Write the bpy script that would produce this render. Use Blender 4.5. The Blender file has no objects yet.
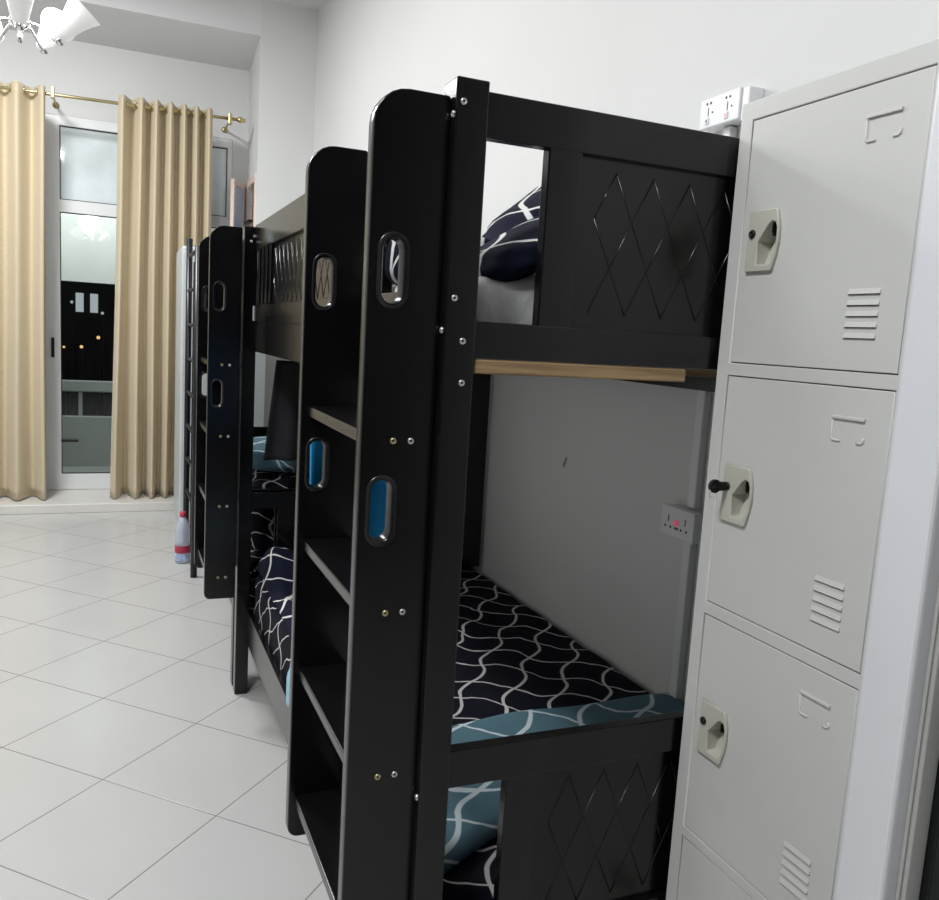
import bpy, bmesh, math, random
from mathutils import Vector, Matrix
random.seed(7)
S = bpy.context.scene
COL = S.collection
PI = math.pi

# ------------------------------------------------------------------ materials
def new_mat(name):
    m = bpy.data.materials.new(name); m.use_nodes = True
    nt = m.node_tree
    return m, nt, nt.nodes['Principled BSDF']

def mat(name, col, rough=.5, metal=0., spec=.5, bump=0., bscale=60., var=0., vscale=3., emit=None, estr=0., coat=0.):
    m, nt, b = new_mat(name)
    b.inputs['Base Color'].default_value = (*col, 1)
    b.inputs['Roughness'].default_value = rough
    b.inputs['Metallic'].default_value = metal
    b.inputs['Specular IOR Level'].default_value = spec
    b.inputs['Coat Weight'].default_value = coat
    tc = nt.nodes.new('ShaderNodeTexCoord')
    if bump:
        n = nt.nodes.new('ShaderNodeTexNoise'); n.inputs['Scale'].default_value = bscale; n.inputs['Detail'].default_value = 4
        bp = nt.nodes.new('ShaderNodeBump'); bp.inputs['Strength'].default_value = bump; bp.inputs['Distance'].default_value = .004
        nt.links.new(tc.outputs['Object'], n.inputs['Vector'])
        nt.links.new(n.outputs['Fac'], bp.inputs['Height']); nt.links.new(bp.outputs['Normal'], b.inputs['Normal'])
    if var:
        n = nt.nodes.new('ShaderNodeTexNoise'); n.inputs['Scale'].default_value = vscale; n.inputs['Detail'].default_value = 5
        r = nt.nodes.new('ShaderNodeMapRange'); r.inputs['To Min'].default_value = 1 - var; r.inputs['To Max'].default_value = 1 + var
        r.inputs['From Min'].default_value = .3; r.inputs['From Max'].default_value = .7
        h = nt.nodes.new('ShaderNodeHueSaturation'); h.inputs['Color'].default_value = (*col, 1)
        nt.links.new(tc.outputs['Object'], n.inputs['Vector']); nt.links.new(n.outputs['Fac'], r.inputs['Value'])
        nt.links.new(r.outputs['Result'], h.inputs['Value']); nt.links.new(h.outputs['Color'], b.inputs['Base Color'])
    if emit:
        b.inputs['Emission Color'].default_value = (*emit, 1); b.inputs['Emission Strength'].default_value = estr
    return m

def mnode(nt, op, a, b=None):
    n = nt.nodes.new('ShaderNodeMath'); n.operation = op
    for i, v in enumerate((a, b)):
        if v is None: continue
        if isinstance(v, (int, float)): n.inputs[i].default_value = v
        else: nt.links.new(v, n.inputs[i])
    return n.outputs[0]

def trellis(name, base, line, ang=37., d=.112, amp=.0145, w=.0045, wrinkle=.25, skew=0.):
    """woven cloth printed with a lattice of wavy lines"""
    m, nt, b = new_mat(name)
    tc = nt.nodes.new('ShaderNodeTexCoord')
    sx = nt.nodes.new('ShaderNodeSeparateXYZ'); nt.links.new(tc.outputs['Object'], sx.inputs[0])
    nz = nt.nodes.new('ShaderNodeTexNoise'); nz.inputs['Scale'].default_value = 9; nz.inputs['Detail'].default_value = 2
    nt.links.new(tc.outputs['Object'], nz.inputs['Vector'])
    off = mnode(nt, 'MULTIPLY', mnode(nt, 'SUBTRACT', nz.outputs['Fac'], .5), .05)
    X = mnode(nt, 'ADD', mnode(nt, 'ADD', sx.outputs[0], sx.outputs[2]), off)
    Y = mnode(nt, 'ADD', mnode(nt, 'ADD', sx.outputs[1], sx.outputs[2]), off)
    c, s = math.cos(math.radians(ang)), math.sin(math.radians(ang))
    u = mnode(nt, 'ADD', mnode(nt, 'MULTIPLY', X, c), mnode(nt, 'MULTIPLY', Y, -s))
    v = mnode(nt, 'ADD', mnode(nt, 'MULTIPLY', X, s), mnode(nt, 'MULTIPLY', Y, c))
    k = PI / d
    su = mnode(nt, 'MULTIPLY', mnode(nt, 'SINE', mnode(nt, 'MULTIPLY', v, k)), amp)
    sv = mnode(nt, 'MULTIPLY', mnode(nt, 'SINE', mnode(nt, 'MULTIPLY', u, k)), amp)
    A = mnode(nt, 'PINGPONG', mnode(nt, 'ADD', u, su), d / 2)
    B = mnode(nt, 'PINGPONG', mnode(nt, 'ADD', v, sv), d / 2)
    mn = mnode(nt, 'MINIMUM', A, mnode(nt, 'MULTIPLY', B, 1.25))
    r = nt.nodes.new('ShaderNodeMapRange'); nt.links.new(mn, r.inputs['Value'])
    r.inputs['From Min'].default_value = w * .8; r.inputs['From Max'].default_value = w * 1.2
    r.inputs['To Min'].default_value = 1; r.inputs['To Max'].default_value = 0
    mx = nt.nodes.new('ShaderNodeMix'); mx.data_type = 'RGBA'
    mx.inputs['A'].default_value = (*base, 1); mx.inputs['B'].default_value = (*line, 1)
    nt.links.new(r.outputs['Result'], mx.inputs['Factor'])
    nt.links.new(mx.outputs['Result'], b.inputs['Base Color'])
    b.inputs['Roughness'].default_value = .85; b.inputs['Specular IOR Level'].default_value = .15
    n2 = nt.nodes.new('ShaderNodeTexNoise'); n2.inputs['Scale'].default_value = 14; n2.inputs['Detail'].default_value = 3
    nt.links.new(tc.outputs['Object'], n2.inputs['Vector'])
    bp = nt.nodes.new('ShaderNodeBump'); bp.inputs['Strength'].default_value = wrinkle; bp.inputs['Distance'].default_value = .02
    nt.links.new(n2.outputs['Fac'], bp.inputs['Height']); nt.links.new(bp.outputs['Normal'], b.inputs['Normal'])
    return m

def tile_mat():
    m, nt, b = new_mat('white_floor_tile')
    g = nt.nodes.new('ShaderNodeNewGeometry')
    mp = nt.nodes.new('ShaderNodeMapping'); mp.vector_type = 'TEXTURE'
    mp.inputs['Location'].default_value = (-.033, 2.499, 0); mp.inputs['Rotation'].default_value = (0, 0, math.radians(45.5))
    nt.links.new(g.outputs['Position'], mp.inputs['Vector'])
    sx = nt.nodes.new('ShaderNodeSeparateXYZ'); nt.links.new(mp.outputs[0], sx.inputs[0])
    t = .4055
    A = mnode(nt, 'PINGPONG', sx.outputs[0], t / 2); B = mnode(nt, 'PINGPONG', sx.outputs[1], t / 2)
    mn = mnode(nt, 'MINIMUM', A, B)
    r = nt.nodes.new('ShaderNodeMapRange'); nt.links.new(mn, r.inputs['Value'])
    r.inputs['From Min'].default_value = .0009; r.inputs['From Max'].default_value = .0024
    n = nt.nodes.new('ShaderNodeTexNoise'); n.inputs['Scale'].default_value = 2.2; n.inputs['Detail'].default_value = 6
    nt.links.new(g.outputs['Position'], n.inputs['Vector'])
    r2 = nt.nodes.new('ShaderNodeMapRange'); nt.links.new(n.outputs['Fac'], r2.inputs['Value'])
    r2.inputs['To Min'].default_value = .94; r2.inputs['To Max'].default_value = 1.04
    mx = nt.nodes.new('ShaderNodeMix'); mx.data_type = 'RGBA'
    mx.inputs['A'].default_value = (.20, .19, .18, 1); mx.inputs['B'].default_value = (.50, .495, .485, 1)
    nt.links.new(r.outputs[0], mx.inputs['Factor'])
    h = nt.nodes.new('ShaderNodeHueSaturation'); nt.links.new(mx.outputs['Result'], h.inputs['Color']); nt.links.new(r2.outputs[0], h.inputs['Value'])
    nt.links.new(h.outputs[0], b.inputs['Base Color'])
    n3 = nt.nodes.new('ShaderNodeTexNoise'); n3.inputs['Scale'].default_value = 5
    nt.links.new(g.outputs['Position'], n3.inputs['Vector'])
    r3 = nt.nodes.new('ShaderNodeMapRange'); nt.links.new(n3.outputs['Fac'], r3.inputs['Value'])
    r3.inputs['To Min'].default_value = .16; r3.inputs['To Max'].default_value = .30
    nt.links.new(r3.outputs[0], b.inputs['Roughness'])
    bp = nt.nodes.new('ShaderNodeBump'); bp.inputs['Strength'].default_value = .3; bp.inputs['Distance'].default_value = .002
    nt.links.new(r.outputs[0], bp.inputs['Height']); nt.links.new(bp.outputs['Normal'], b.inputs['Normal'])
    return m

def wall_mat():
    m, nt, b = new_mat('white_wall_paint')
    g = nt.nodes.new('ShaderNodeNewGeometry')
    n = nt.nodes.new('ShaderNodeTexNoise'); n.inputs['Scale'].default_value = 1.6; n.inputs['Detail'].default_value = 5
    nt.links.new(g.outputs['Position'], n.inputs['Vector'])
    r = nt.nodes.new('ShaderNodeMapRange'); nt.links.new(n.outputs['Fac'], r.inputs['Value'])
    r.inputs['To Min'].default_value = .95; r.inputs['To Max'].default_value = 1.03
    h = nt.nodes.new('ShaderNodeHueSaturation'); h.inputs['Color'].default_value = (.70, .70, .69, 1)
    nt.links.new(r.outputs[0], h.inputs['Value'])
    # a small dark scuff on the paint beside the lower bunk
    sx = nt.nodes.new('ShaderNodeSeparateXYZ'); nt.links.new(g.outputs['Position'], sx.inputs[0])
    dy = mnode(nt, 'SUBTRACT', sx.outputs[1], 2.271); dz = mnode(nt, 'SUBTRACT', sx.outputs[2], .971)
    a = mnode(nt, 'ADD', mnode(nt, 'MULTIPLY', dy, .5), mnode(nt, 'MULTIPLY', dz, -.87))
    c = mnode(nt, 'ADD', mnode(nt, 'MULTIPLY', dy, .87), mnode(nt, 'MULTIPLY', dz, .5))
    e = mnode(nt, 'ADD', mnode(nt, 'POWER', mnode(nt, 'DIVIDE', c, .008), 2), mnode(nt, 'POWER', mnode(nt, 'DIVIDE', a, .022), 2))
    k = mnode(nt, 'LESS_THAN', e, 1.)
    mx = nt.nodes.new('ShaderNodeMix'); mx.data_type = 'RGBA'; mx.inputs['B'].default_value = (.12, .11, .1, 1)
    nt.links.new(mnode(nt, 'MULTIPLY', k, .7), mx.inputs['Factor']); nt.links.new(h.outputs[0], mx.inputs['A'])
    nt.links.new(mx.outputs['Result'], b.inputs['Base Color'])
    b.inputs['Roughness'].default_value = .75; b.inputs['Specular IOR Level'].default_value = .25
    n2 = nt.nodes.new('ShaderNodeTexNoise'); n2.inputs['Scale'].default_value = 120; nt.links.new(g.outputs['Position'], n2.inputs['Vector'])
    bp = nt.nodes.new('ShaderNodeBump'); bp.inputs['Strength'].default_value = .06; bp.inputs['Distance'].default_value = .002
    nt.links.new(n2.outputs['Fac'], bp.inputs['Height']); nt.links.new(bp.outputs['Normal'], b.inputs['Normal'])
    return m

def pane_mat(name, tint=(.9, .96, .95), refl=.5, opac=.0):
    m, nt, b = new_mat(name)
    out = nt.nodes['Material Output']
    tr = nt.nodes.new('ShaderNodeBsdfTransparent'); tr.inputs[0].default_value = (*tint, 1)
    gl = nt.nodes.new('ShaderNodeBsdfGlossy'); gl.inputs['Roughness'].default_value = .02
    lw = nt.nodes.new('ShaderNodeFresnel'); lw.inputs['IOR'].default_value = 1.5
    f = mnode(nt, 'ADD', lw.outputs[0], refl)
    mx = nt.nodes.new('ShaderNodeMixShader'); nt.links.new(f, mx.inputs[0])
    nt.links.new(tr.outputs[0], mx.inputs[1]); nt.links.new(gl.outputs[0], mx.inputs[2])
    nt.links.new(mx.outputs[0], out.inputs['Surface'])
    return m

def wood_mat(name, c1, c2):
    m, nt, b = new_mat(name)
    tc = nt.nodes.new('ShaderNodeTexCoord'); mp = nt.nodes.new('ShaderNodeMapping'); mp.inputs['Scale'].default_value = (3, 60, 60)
    nt.links.new(tc.outputs['Object'], mp.inputs[0])
    n = nt.nodes.new('ShaderNodeTexNoise'); n.inputs['Scale'].default_value = 2.5; n.inputs['Detail'].default_value = 6
    nt.links.new(mp.outputs[0], n.inputs['Vector'])
    cr = nt.nodes.new('ShaderNodeValToRGB'); cr.color_ramp.elements[0].position = .35; cr.color_ramp.elements[1].position = .65
    cr.color_ramp.elements[0].color = (*c1, 1); cr.color_ramp.elements[1].color = (*c2, 1)
    nt.links.new(n.outputs['Fac'], cr.inputs[0]); nt.links.new(cr.outputs[0], b.inputs['Base Color'])
    b.inputs['Roughness'].default_value = .6
    return m

M = dict(
    wall=wall_mat(), tile=tile_mat(),
    ceil=mat('ceiling_paint', (.72, .72, .72), .8, bump=.05, bscale=150),
    black=mat('black_laminate', (.0035, .0033, .0040), .21, spec=.5, bump=.018, bscale=300, var=.25, vscale=6),
    edge=mat('black_edge_band', (.0045, .0042, .0046), .22, spec=.5, bump=.015, bscale=200),
    rim=mat('black_plastic', (.009, .009, .010), .28, spec=.5, bump=.02, bscale=100),
    brass=mat('brass_screw', (.62, .53, .30), .35, 1., bump=.05, bscale=500),
    steel=mat('steel_screw', (.72, .70, .66), .3, 1., bump=.05, bscale=500),
    pine=wood_mat('pine_batten', (.24, .155, .075), (.40, .27, .14)),
    locker=mat('grey_powder_coat', (.53, .53, .51), .42, spec=.4, bump=.06, bscale=700, var=.03, vscale=4),
    lockdark=mat('locker_inside', (.03, .03, .03), .8, bump=.05),
    handle=mat('beige_plastic', (.46, .45, .39), .4, bump=.04, bscale=300),
    dark=mat('dark_metal', (.02, .02, .02), .35, .6, bump=.03),
    white=mat('white_plastic', (.75, .75, .76), .35, bump=.03, bscale=200),
    whitegloss=mat('white_gloss_paint', (.66, .67, .70), .35, bump=.03, bscale=80, var=.02),
    frame=mat('white_aluminium', (.78, .79, .79), .35, bump=.02, bscale=150),
    sill=mat('marble_sill', (.68, .66, .62), .25, var=.05, vscale=4),
    pane=pane_mat('window_pane', (.92, .95, .94), .0),
    skypane=mat('frosted_pane', (.74, .82, .84), .06, var=.10, vscale=5, spec=.8, coat=.6),
    gold=mat('brass_rod', (.60, .50, .28), .3, 1., bump=.02),
    wood=wood_mat('pale_pink_wood', (.66, .52, .45), (.76, .63, .56)),
    mirror=mat('casement_glass', (.55, .62, .72), .08, spec=.8, var=.08),
    chrome=mat('chrome', (.8, .8, .8), .12, 1., bump=.01),
    shade=mat('frosted_glass', (.85, .85, .84), .45, bump=.02, emit=(1, .98, .95), estr=.28),
    navy=trellis('navy_trellis', (.0042, .0058, .018), (.60, .60, .58), ang=37, d=.155, w=.0055, wrinkle=.35),
    blacktr=trellis('black_trellis', (.0045, .005, .011), (.58, .55, .55), ang=37, d=.112, w=.0042, wrinkle=.2),
    bluetr=trellis('blue_grey_trellis', (.085, .165, .205), (.56, .64, .68), ang=42, d=.122, w=.0055, wrinkle=.2),
    blue=mat('bright_blue_towel', (.010, .31, .70), .8, bump=.5, bscale=120, var=.1, vscale=10),
    paleblue=mat('pale_blue_cloth', (.30, .52, .62), .85, bump=.3, bscale=60),
    blackcloth=mat('black_cloth', (.006, .006, .008), .9, bump=.3, bscale=60),
    plastic=mat('clear_plastic_wrap', (.86, .86, .86), .2, spec=.8, bump=1.0, bscale=26, var=.12, vscale=20),
    white_cloth=mat('white_ticking', (.6, .6, .58), .8, bump=.1),
    blackmetal=mat('black_metal_tube', (.010, .012, .018), .35, .3, bump=.02),
    cabinet=mat('pale_grey_steel', (.52, .56, .56), .4, bump=.03, bscale=400, var=.04),
    pet=mat('clear_bottle_plastic', (.60, .66, .78), .12, spec=.8, bump=.05),
    water=mat('bottle_label', (.40, .50, .72), .4, var=.5, vscale=40),
    red=mat('red_plastic', (.42, .03, .07), .4, bump=.02),
    pink=mat('red_neon', (.8, .10, .22), .4, bump=.02, emit=(1, .15, .3), estr=.25),
    greystrip=mat('grey_door_casing', (.42, .42, .40), .45, bump=.03, var=.03),
    blackdoor=mat('black_door_leaf', (.008, .011, .010), .35, spec=.2, bump=.02),
    balcony=mat('balcony_render', (.56, .59, .56), .8, bump=.1, var=.06),
    parapet=mat('balcony_parapet', (.30, .33, .31), .7, bump=.08, var=.06),
    night=mat('dark_building', (.012, .016, .018), .8, var=.3, vscale=.5, bump=.05),
    lit=mat('lit_window_glass', (.3, .3, .3), .5, emit=(.82, .9, .95), estr=.55, var=.1),
    warm=mat('street_lamp_glow', (.3, .25, .1), .5, emit=(1, .62, .25), estr=1.2, var=.1),
)

M['pet'].node_tree.nodes['Principled BSDF'].inputs['Alpha'].default_value = .55
def curtain_mat():
    m, nt, b = new_mat('beige_gold_drape')
    tc = nt.nodes.new('ShaderNodeTexCoord'); mp = nt.nodes.new('ShaderNodeMapping'); mp.inputs['Scale'].default_value = (300, 300, 6)
    nt.links.new(tc.outputs['Object'], mp.inputs[0])
    n = nt.nodes.new('ShaderNodeTexNoise'); n.inputs['Scale'].default_value = 1; n.inputs['Detail'].default_value = 3
    nt.links.new(mp.outputs[0], n.inputs['Vector'])
    cr = nt.nodes.new('ShaderNodeValToRGB'); cr.color_ramp.elements[0].color = (.53, .435, .285, 1); cr.color_ramp.elements[1].color = (.62, .53, .375, 1)
    nt.links.new(n.outputs['Fac'], cr.inputs[0]); nt.links.new(cr.outputs[0], b.inputs['Base Color'])
    b.inputs['Roughness'].default_value = .5; b.inputs['Sheen Weight'].default_value = .25; b.inputs['Specular IOR Level'].default_value = .3
    return m
M['drape'] = curtain_mat()

# ------------------------------------------------------------------ mesh helpers
class MB:
    def __init__(self): self.bm = bmesh.new(); self.mats = []
    def mi(self, m):
        if m is None: return 0
        if m not in self.mats: self.mats.append(m)
        return self.mats.index(m)
    def box(self, x0, x1, y0, y1, z0, z1, bev=0., m=None, mtx=None, seg=2):
        b2 = bmesh.new()
        bmesh.ops.create_cube(b2, size=1)
        for v in b2.verts:
            v.co = Vector(((x0 + x1) / 2 + v.co.x * (x1 - x0), (y0 + y1) / 2 + v.co.y * (y1 - y0), (z0 + z1) / 2 + v.co.z * (z1 - z0)))
        if bev: bmesh.ops.bevel(b2, geom=b2.edges[:], offset=bev, segments=seg, affect='EDGES', profile=.5)
        self.merge(b2, m, mtx); return self
    def merge(self, b2, m=None, mtx=None, smooth=False):
        if mtx is not None: bmesh.ops.transform(b2, matrix=mtx, verts=b2.verts)
        i = self.mi(m)
        me = bpy.data.meshes.new('tmp'); 
        for f in b2.faces:
            f.material_index = i
            if smooth: f.smooth = True
        b2.to_mesh(me); b2.free(); self.bm.from_mesh(me); bpy.data.meshes.remove(me)
    def plate(self, outer, holes, t, m=None, mtx=None, bev=0.):
        """flat outline with holes, in local XY, thickness t along +Z, placed by mtx"""
        cu = bpy.data.curves.new('c', 'CURVE'); cu.dimensions = '2D'; cu.fill_mode = 'BOTH'; cu.extrude = t / 2 - bev
        cu.bevel_depth = bev; cu.bevel_resolution = 1; cu.offset = -bev
        for pts in [outer] + list(holes):
            sp = cu.splines.new('POLY'); sp.points.add(len(pts) - 1); sp.use_cyclic_u = True
            for p, q in zip(sp.points, pts): p.co = (q[0], q[1], 0, 1)
        o = bpy.data.objects.new('c', cu); COL.objects.link(o)
        dg = bpy.context.evaluated_depsgraph_get()
        me = bpy.data.meshes.new_from_object(o.evaluated_get(dg))
        bpy.data.objects.remove(o); bpy.data.curves.remove(cu)
        b2 = bmesh.new(); b2.from_mesh(me); bpy.data.meshes.remove(me)
        bmesh.ops.translate(b2, vec=(0, 0, t / 2), verts=b2.verts)
        bmesh.ops.remove_doubles(b2, verts=b2.verts, dist=1e-6)
        self.merge(b2, m, mtx); return self
    def tube(self, pts, r, n=10, m=None, cap=True):
        pts = [Vector(p) for p in pts]; b2 = bmesh.new(); rings = []
        rr = r if isinstance(r, (list, tuple)) else [r] * len(pts)
        ref = None
        for i, p in enumerate(pts):
            d = (pts[min(i + 1, len(pts) - 1)] - pts[max(i - 1, 0)]).normalized()
            if ref is None: ref = Vector((0, 0, 1)) if abs(d.z) < .9 else Vector((1, 0, 0))
            a = (ref - d * ref.dot(d)).normalized(); ref = a; c = d.cross(a)
            rings.append([b2.verts.new(p + (a * math.cos(2 * PI * k / n) + c * math.sin(2 * PI * k / n)) * rr[i]) for k in range(n)])
        for A, B in zip(rings, rings[1:]):
            for k in range(n): b2.faces.new((A[k], A[(k + 1) % n], B[(k + 1) % n], B[k]))
        if cap: b2.faces.new(rings[0][::-1]); b2.faces.new(rings[-1])
        self.merge(b2, m, None, True); return self
    def lathe(self, prof, n=24, m=None, mtx=None):
        """prof: (radius, height) pairs around Z"""
        b2 = bmesh.new(); rings = []
        for r, z in prof:
            if r < 1e-6: rings.append([b2.verts.new((0, 0, z))])
            else: rings.append([b2.verts.new((r * math.cos(2 * PI * k / n), r * math.sin(2 * PI * k / n), z)) for k in range(n)])
        for A, B in zip(rings, rings[1:]):
            for k in range(n):
                k2 = (k + 1) % n
                if len(A) == 1 and len(B) == 1: continue
                if len(A) == 1: b2.faces.new((A[0], B[k2], B[k]))
                elif len(B) == 1: b2.faces.new((A[k], A[k2], B[0]))
                else: b2.faces.new((A[k], A[k2], B[k2], B[k]))
        bmesh.ops.recalc_face_normals(b2, faces=b2.faces)
        self.merge(b2, m, mtx, True); return self
    def grid(self, fn, nu, nv, m=None, thick=0., smooth=True):
        b2 = bmesh.new()
        V = [[b2.verts.new(fn(i / nu, j / nv)) for j in range(nv + 1)] for i in range(nu + 1)]
        for i in range(nu):
            for j in range(nv): b2.faces.new((V[i][j], V[i + 1][j], V[i + 1][j + 1], V[i][j + 1]))
        bmesh.ops.recalc_face_normals(b2, faces=b2.faces)
        if thick:
            bmesh.ops.solidify(b2, geom=b2.faces[:], thickness=thick)
        self.merge(b2, m, None, smooth); return self
    def build(self, name, m, parent=None, loc=None):
        """loc: the object's origin; coordinates in the mesh stay where they were in the parent's frame"""
        if m is not None and m not in self.mats and not self.mats: self.mats.append(m)
        if loc is not None:
            bmesh.ops.translate(self.bm, vec=-Vector(loc), verts=self.bm.verts)
        me = bpy.data.meshes.new(name); self.bm.to_mesh(me); self.bm.free()
        for q in (self.mats or [m]): me.materials.append(q)
        o = bpy.data.objects.new(name, me); COL.objects.link(o)
        if loc is not None: o.location = loc
        if parent: o.parent = parent
        return o

def tag(o, label=None, cat=None, group=None, kind=None):
    if label: o['label'] = label
    if cat: o['category'] = cat
    if group: o['group'] = group
    if kind: o['kind'] = kind
    return o
def struct(name, mb, m): return tag(mb.build(name, m), kind='structure')
def empty(name, loc, label, cat, group=None, rz=0):
    o = bpy.data.objects.new(name, None); COL.objects.link(o); o.location = loc; o.rotation_euler = (0, 0, rz); o.empty_display_size = .1
    return tag(o, label, cat, group)
def copy_tree(o, parent=None):
    c = o.copy(); COL.objects.link(c)
    if parent: c.parent = parent
    for ch in list(o.children): copy_tree(ch, c)
    return c
def rect(x0, x1, y0, y1): return [(x0, y0), (x1, y0), (x1, y1), (x0, y1)]
def stadium(cx, cy, w, h, n=10):
    r = w / 2; k = h / 2 - r; P = []
    for i in range(n + 1): a = PI * i / n; P.append((cx + r * math.cos(a), cy + k + r * math.sin(a)))
    for i in range(n + 1): a = PI + PI * i / n; P.append((cx + r * math.cos(a), cy - k + r * math.sin(a)))
    return P
def roundrect(x0, x1, y0, y1, r, n=6):
    """r = radii of corners (x0y0, x1y0, x1y1, x0y1)"""
    P = []
    for (cx, cy, a0, rr) in ((x0 + r[0], y0 + r[0], PI, r[0]), (x1 - r[1], y0 + r[1], 1.5 * PI, r[1]), (x1 - r[2], y1 - r[2], 0, r[2]), (x0 + r[3], y1 - r[3], .5 * PI, r[3])):
        if rr <= 0: P.append((cx, cy)); continue
        for i in range(n + 1): a = a0 + PI / 2 * i / n; P.append((cx + rr * math.cos(a), cy + rr * math.sin(a)))
    return P
# plate placement: local (x, y, z) -> world
def m_xz(y):   # outline in X,Z; thickness runs towards +Y from y
    return Matrix(((1, 0, 0, 0), (0, 0, 1, y), (0, 1, 0, 0), (0, 0, 0, 1)))
def m_yz(x):   # outline in Y,Z; thickness runs towards +X from x
    return Matrix(((0, 0, 1, x), (1, 0, 0, 0), (0, 1, 0, 0), (0, 0, 0, 1)))

# ------------------------------------------------------------------ the room
XW, YP, YF, ZC = 1.30, 6.20, 6.70, 3.55      # right wall, pier front, far wall, ceiling
XL, YB = -3.0, -2.6
struct('floor', MB().box(XL - .1, 1.75, YB - .1, YF + .1, -.08, 0), M['tile'])
struct('ceiling', MB().box(XL - .1, 1.75, YB - .1, YP, ZC, ZC + .08), M['ceil'])
struct('wall_right', MB().box(XW, XW + .1, .70, YP + .02, 0, ZC), M['wall'])
struct('wall_left', MB().box(XL - .1, XL, YB, YF + .1, 0, ZC), mat('grey_unseen_wall', (.43, .42, .41), .6, bump=.05))  # out of view; toned down to cut bounce light under the bunks
struct('wall_back', MB().box(XL, 1.75, YB - .1, YB, 0, ZC), mat('dark_unseen_wall', (.045, .04, .04), .6, bump=.1, var=.2))  # out of view; made dark so the black bunk ends reflect little
# pier between the bunk wall and the window recess, with the casement opening in its side
XS = .912
b = MB()
b.box(XS, 1.42, YP, 6.235, 0, ZC)
b.box(XS, 1.42, 6.235, YF + .1, 0, 1.55)
b.box(XS, 1.42, 6.235, YF + .1, 2.395, ZC)
b.box(XS, 1.42, 6.655, YF + .1, 1.55, 2.395)
b.box(1.30, 1.42, 6.235, 6.655, 1.55, 2.395)
struct('wall_pier', b, M['wall'])
# ceiling beam over the recess; its underside falls towards the window
bm2 = MB()
q = bmesh.new()
pr = [(YP, 3.31), (YF + .1, 3.185), (YF + .1, ZC + .08), (YP, ZC + .08)]
va = [q.verts.new((XL, y, z)) for y, z in pr]; vb = [q.verts.new((XS, y, z)) for y, z in pr]
q.faces.new(va); q.faces.new(vb[::-1])
for i in range(4): q.faces.new((va[i], vb[i], vb[(i + 1) % 4], va[(i + 1) % 4]))
bmesh.ops.recalc_face_normals(q, faces=q.faces); bm2.merge(q)
struct('ceiling_beam', bm2, M['ceil'])
# far wall with the window opening
WX0, WX1, WZ0, WZ1 = -1.25, .80, .062, 2.70
struct('wall_far', MB().plate(rect(XL, XS, 0, 3.3), [rect(WX0, WX1, WZ0, WZ1)], .1, None, m_xz(YF)), M['wall'])
struct('window_sill', MB().box(XL, XS, YP - .03, YF + .05, 0, .062, .004), M['sill'])
# aluminium window / balcony door
b = MB()
cols = [(-1.20, -.475), (-.365, .205), (.25, .765)]
holes = []
for x0, x1 in cols:
    holes += [rect(x0, x1, .18, 2.05), rect(x0, x1, 2.135, 2.635)]
b.plate(rect(WX0 + .002, WX1 - .002, WZ0 + .001, WZ1 - .002), holes, .05, None, m_xz(YF + .0), .003)
w1 = struct('window_1', b, M['frame'])
for x0, x1 in cols:
    tag(MB().box(x0 - .01, x1 + .01, YF + .022, YF + .028, .17, 2.06).build('pane', M['pane'], w1))
    tag(MB().box(x0 - .01, x1 + .01, YF + .022, YF + .028, 2.125, 2.645).build('pane', M['skypane'], w1), 'pale blue frosted upper pane')
b = MB()
for x0, x1 in cols:
    for z0, z1 in ((.18, 2.05), (2.135, 2.635)):
        b.plate(rect(x0 - .001, x1 + .001, z0 - .001, z1 + .001), [rect(x0 + .006, x1 - .006, z0 + .006, z1 - .006)], .012, None, m_xz(YF + .012))
b.build('gasket', M['dark'], w1)
hb = MB().box(-.425, -.405, YF - .018, YF - .0005, 1.03, 1.17, .004)
tag(hb.build('handle', M['dark'], w1), 'black pull handle')
tag(MB().box(-.365, -.25, YF - .03, YF - .012, .42, .437, .003).box(-.362, -.35, YF - .015, YF + .02, .42, .437).build('latch', M['dark'], w1), 'black latch lever')
# small casement in the side of the recess, one leaf standing open
b = MB()
b.plate(rect(6.225, 6.665, 1.55, 2.40), [rect(6.275, 6.615, 1.60, 2.35)], .10, None, m_yz(XS - .012), .003)
w2 = struct('window_2', b, M['wood'])
MB().box(XS + .03, XS + .036, 6.265, 6.625, 1.59, 2.36).build('pane', M['mirror'], w2)
MB().box(XS + .005, XS + .03, 6.42, 6.435, 1.6, 2.35).box(XS - .03, XS + .004, 6.40, 6.60, 2.08, 2.10, .003).build('glazing_bar', M['dark'], w2)
L = Matrix.Translation((XS - .016, 6.655, 0)) @ Matrix.Rotation(math.radians(62), 4, 'Z')
b = MB(); b.plate(rect(-.23, 0, 1.57, 2.38), [rect(-.195, -.035, 1.61, 2.34)], .03, None, L @ Matrix.Rotation(math.radians(0), 4, 'Z') @ m_xz(0), .003)
lf = b.build('casement_leaf', M['wood'], w2)
b = MB(); b.plate(rect(-.20, -.03, 1.60, 2.35), [], .006, None, L @ m_xz(.012)); b.build('pane', M['mirror'], lf)
# ceiling side near the window is closed by the pier; near right: wall end with a dark doorway
struct('wall_near', MB().box(.83, 1.75, .632, .70, 0, ZC, .006, None, None, 3), M['whitegloss'])
struct('trim_1', MB().box(.856, .882, .622, .6315, 0, 2.3, .002).box(.8525, .8555, .627, .6315, 0, 2.3), M['greystrip'])
struct('door_1', MB().box(.8825, 1.70, .612, .6315, .005, 2.28, .002), M['blackdoor'])
struct('wall_side', MB().box(1.75, 1.85, YB - .1, .70, 0, ZC), M['wall'])

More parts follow.
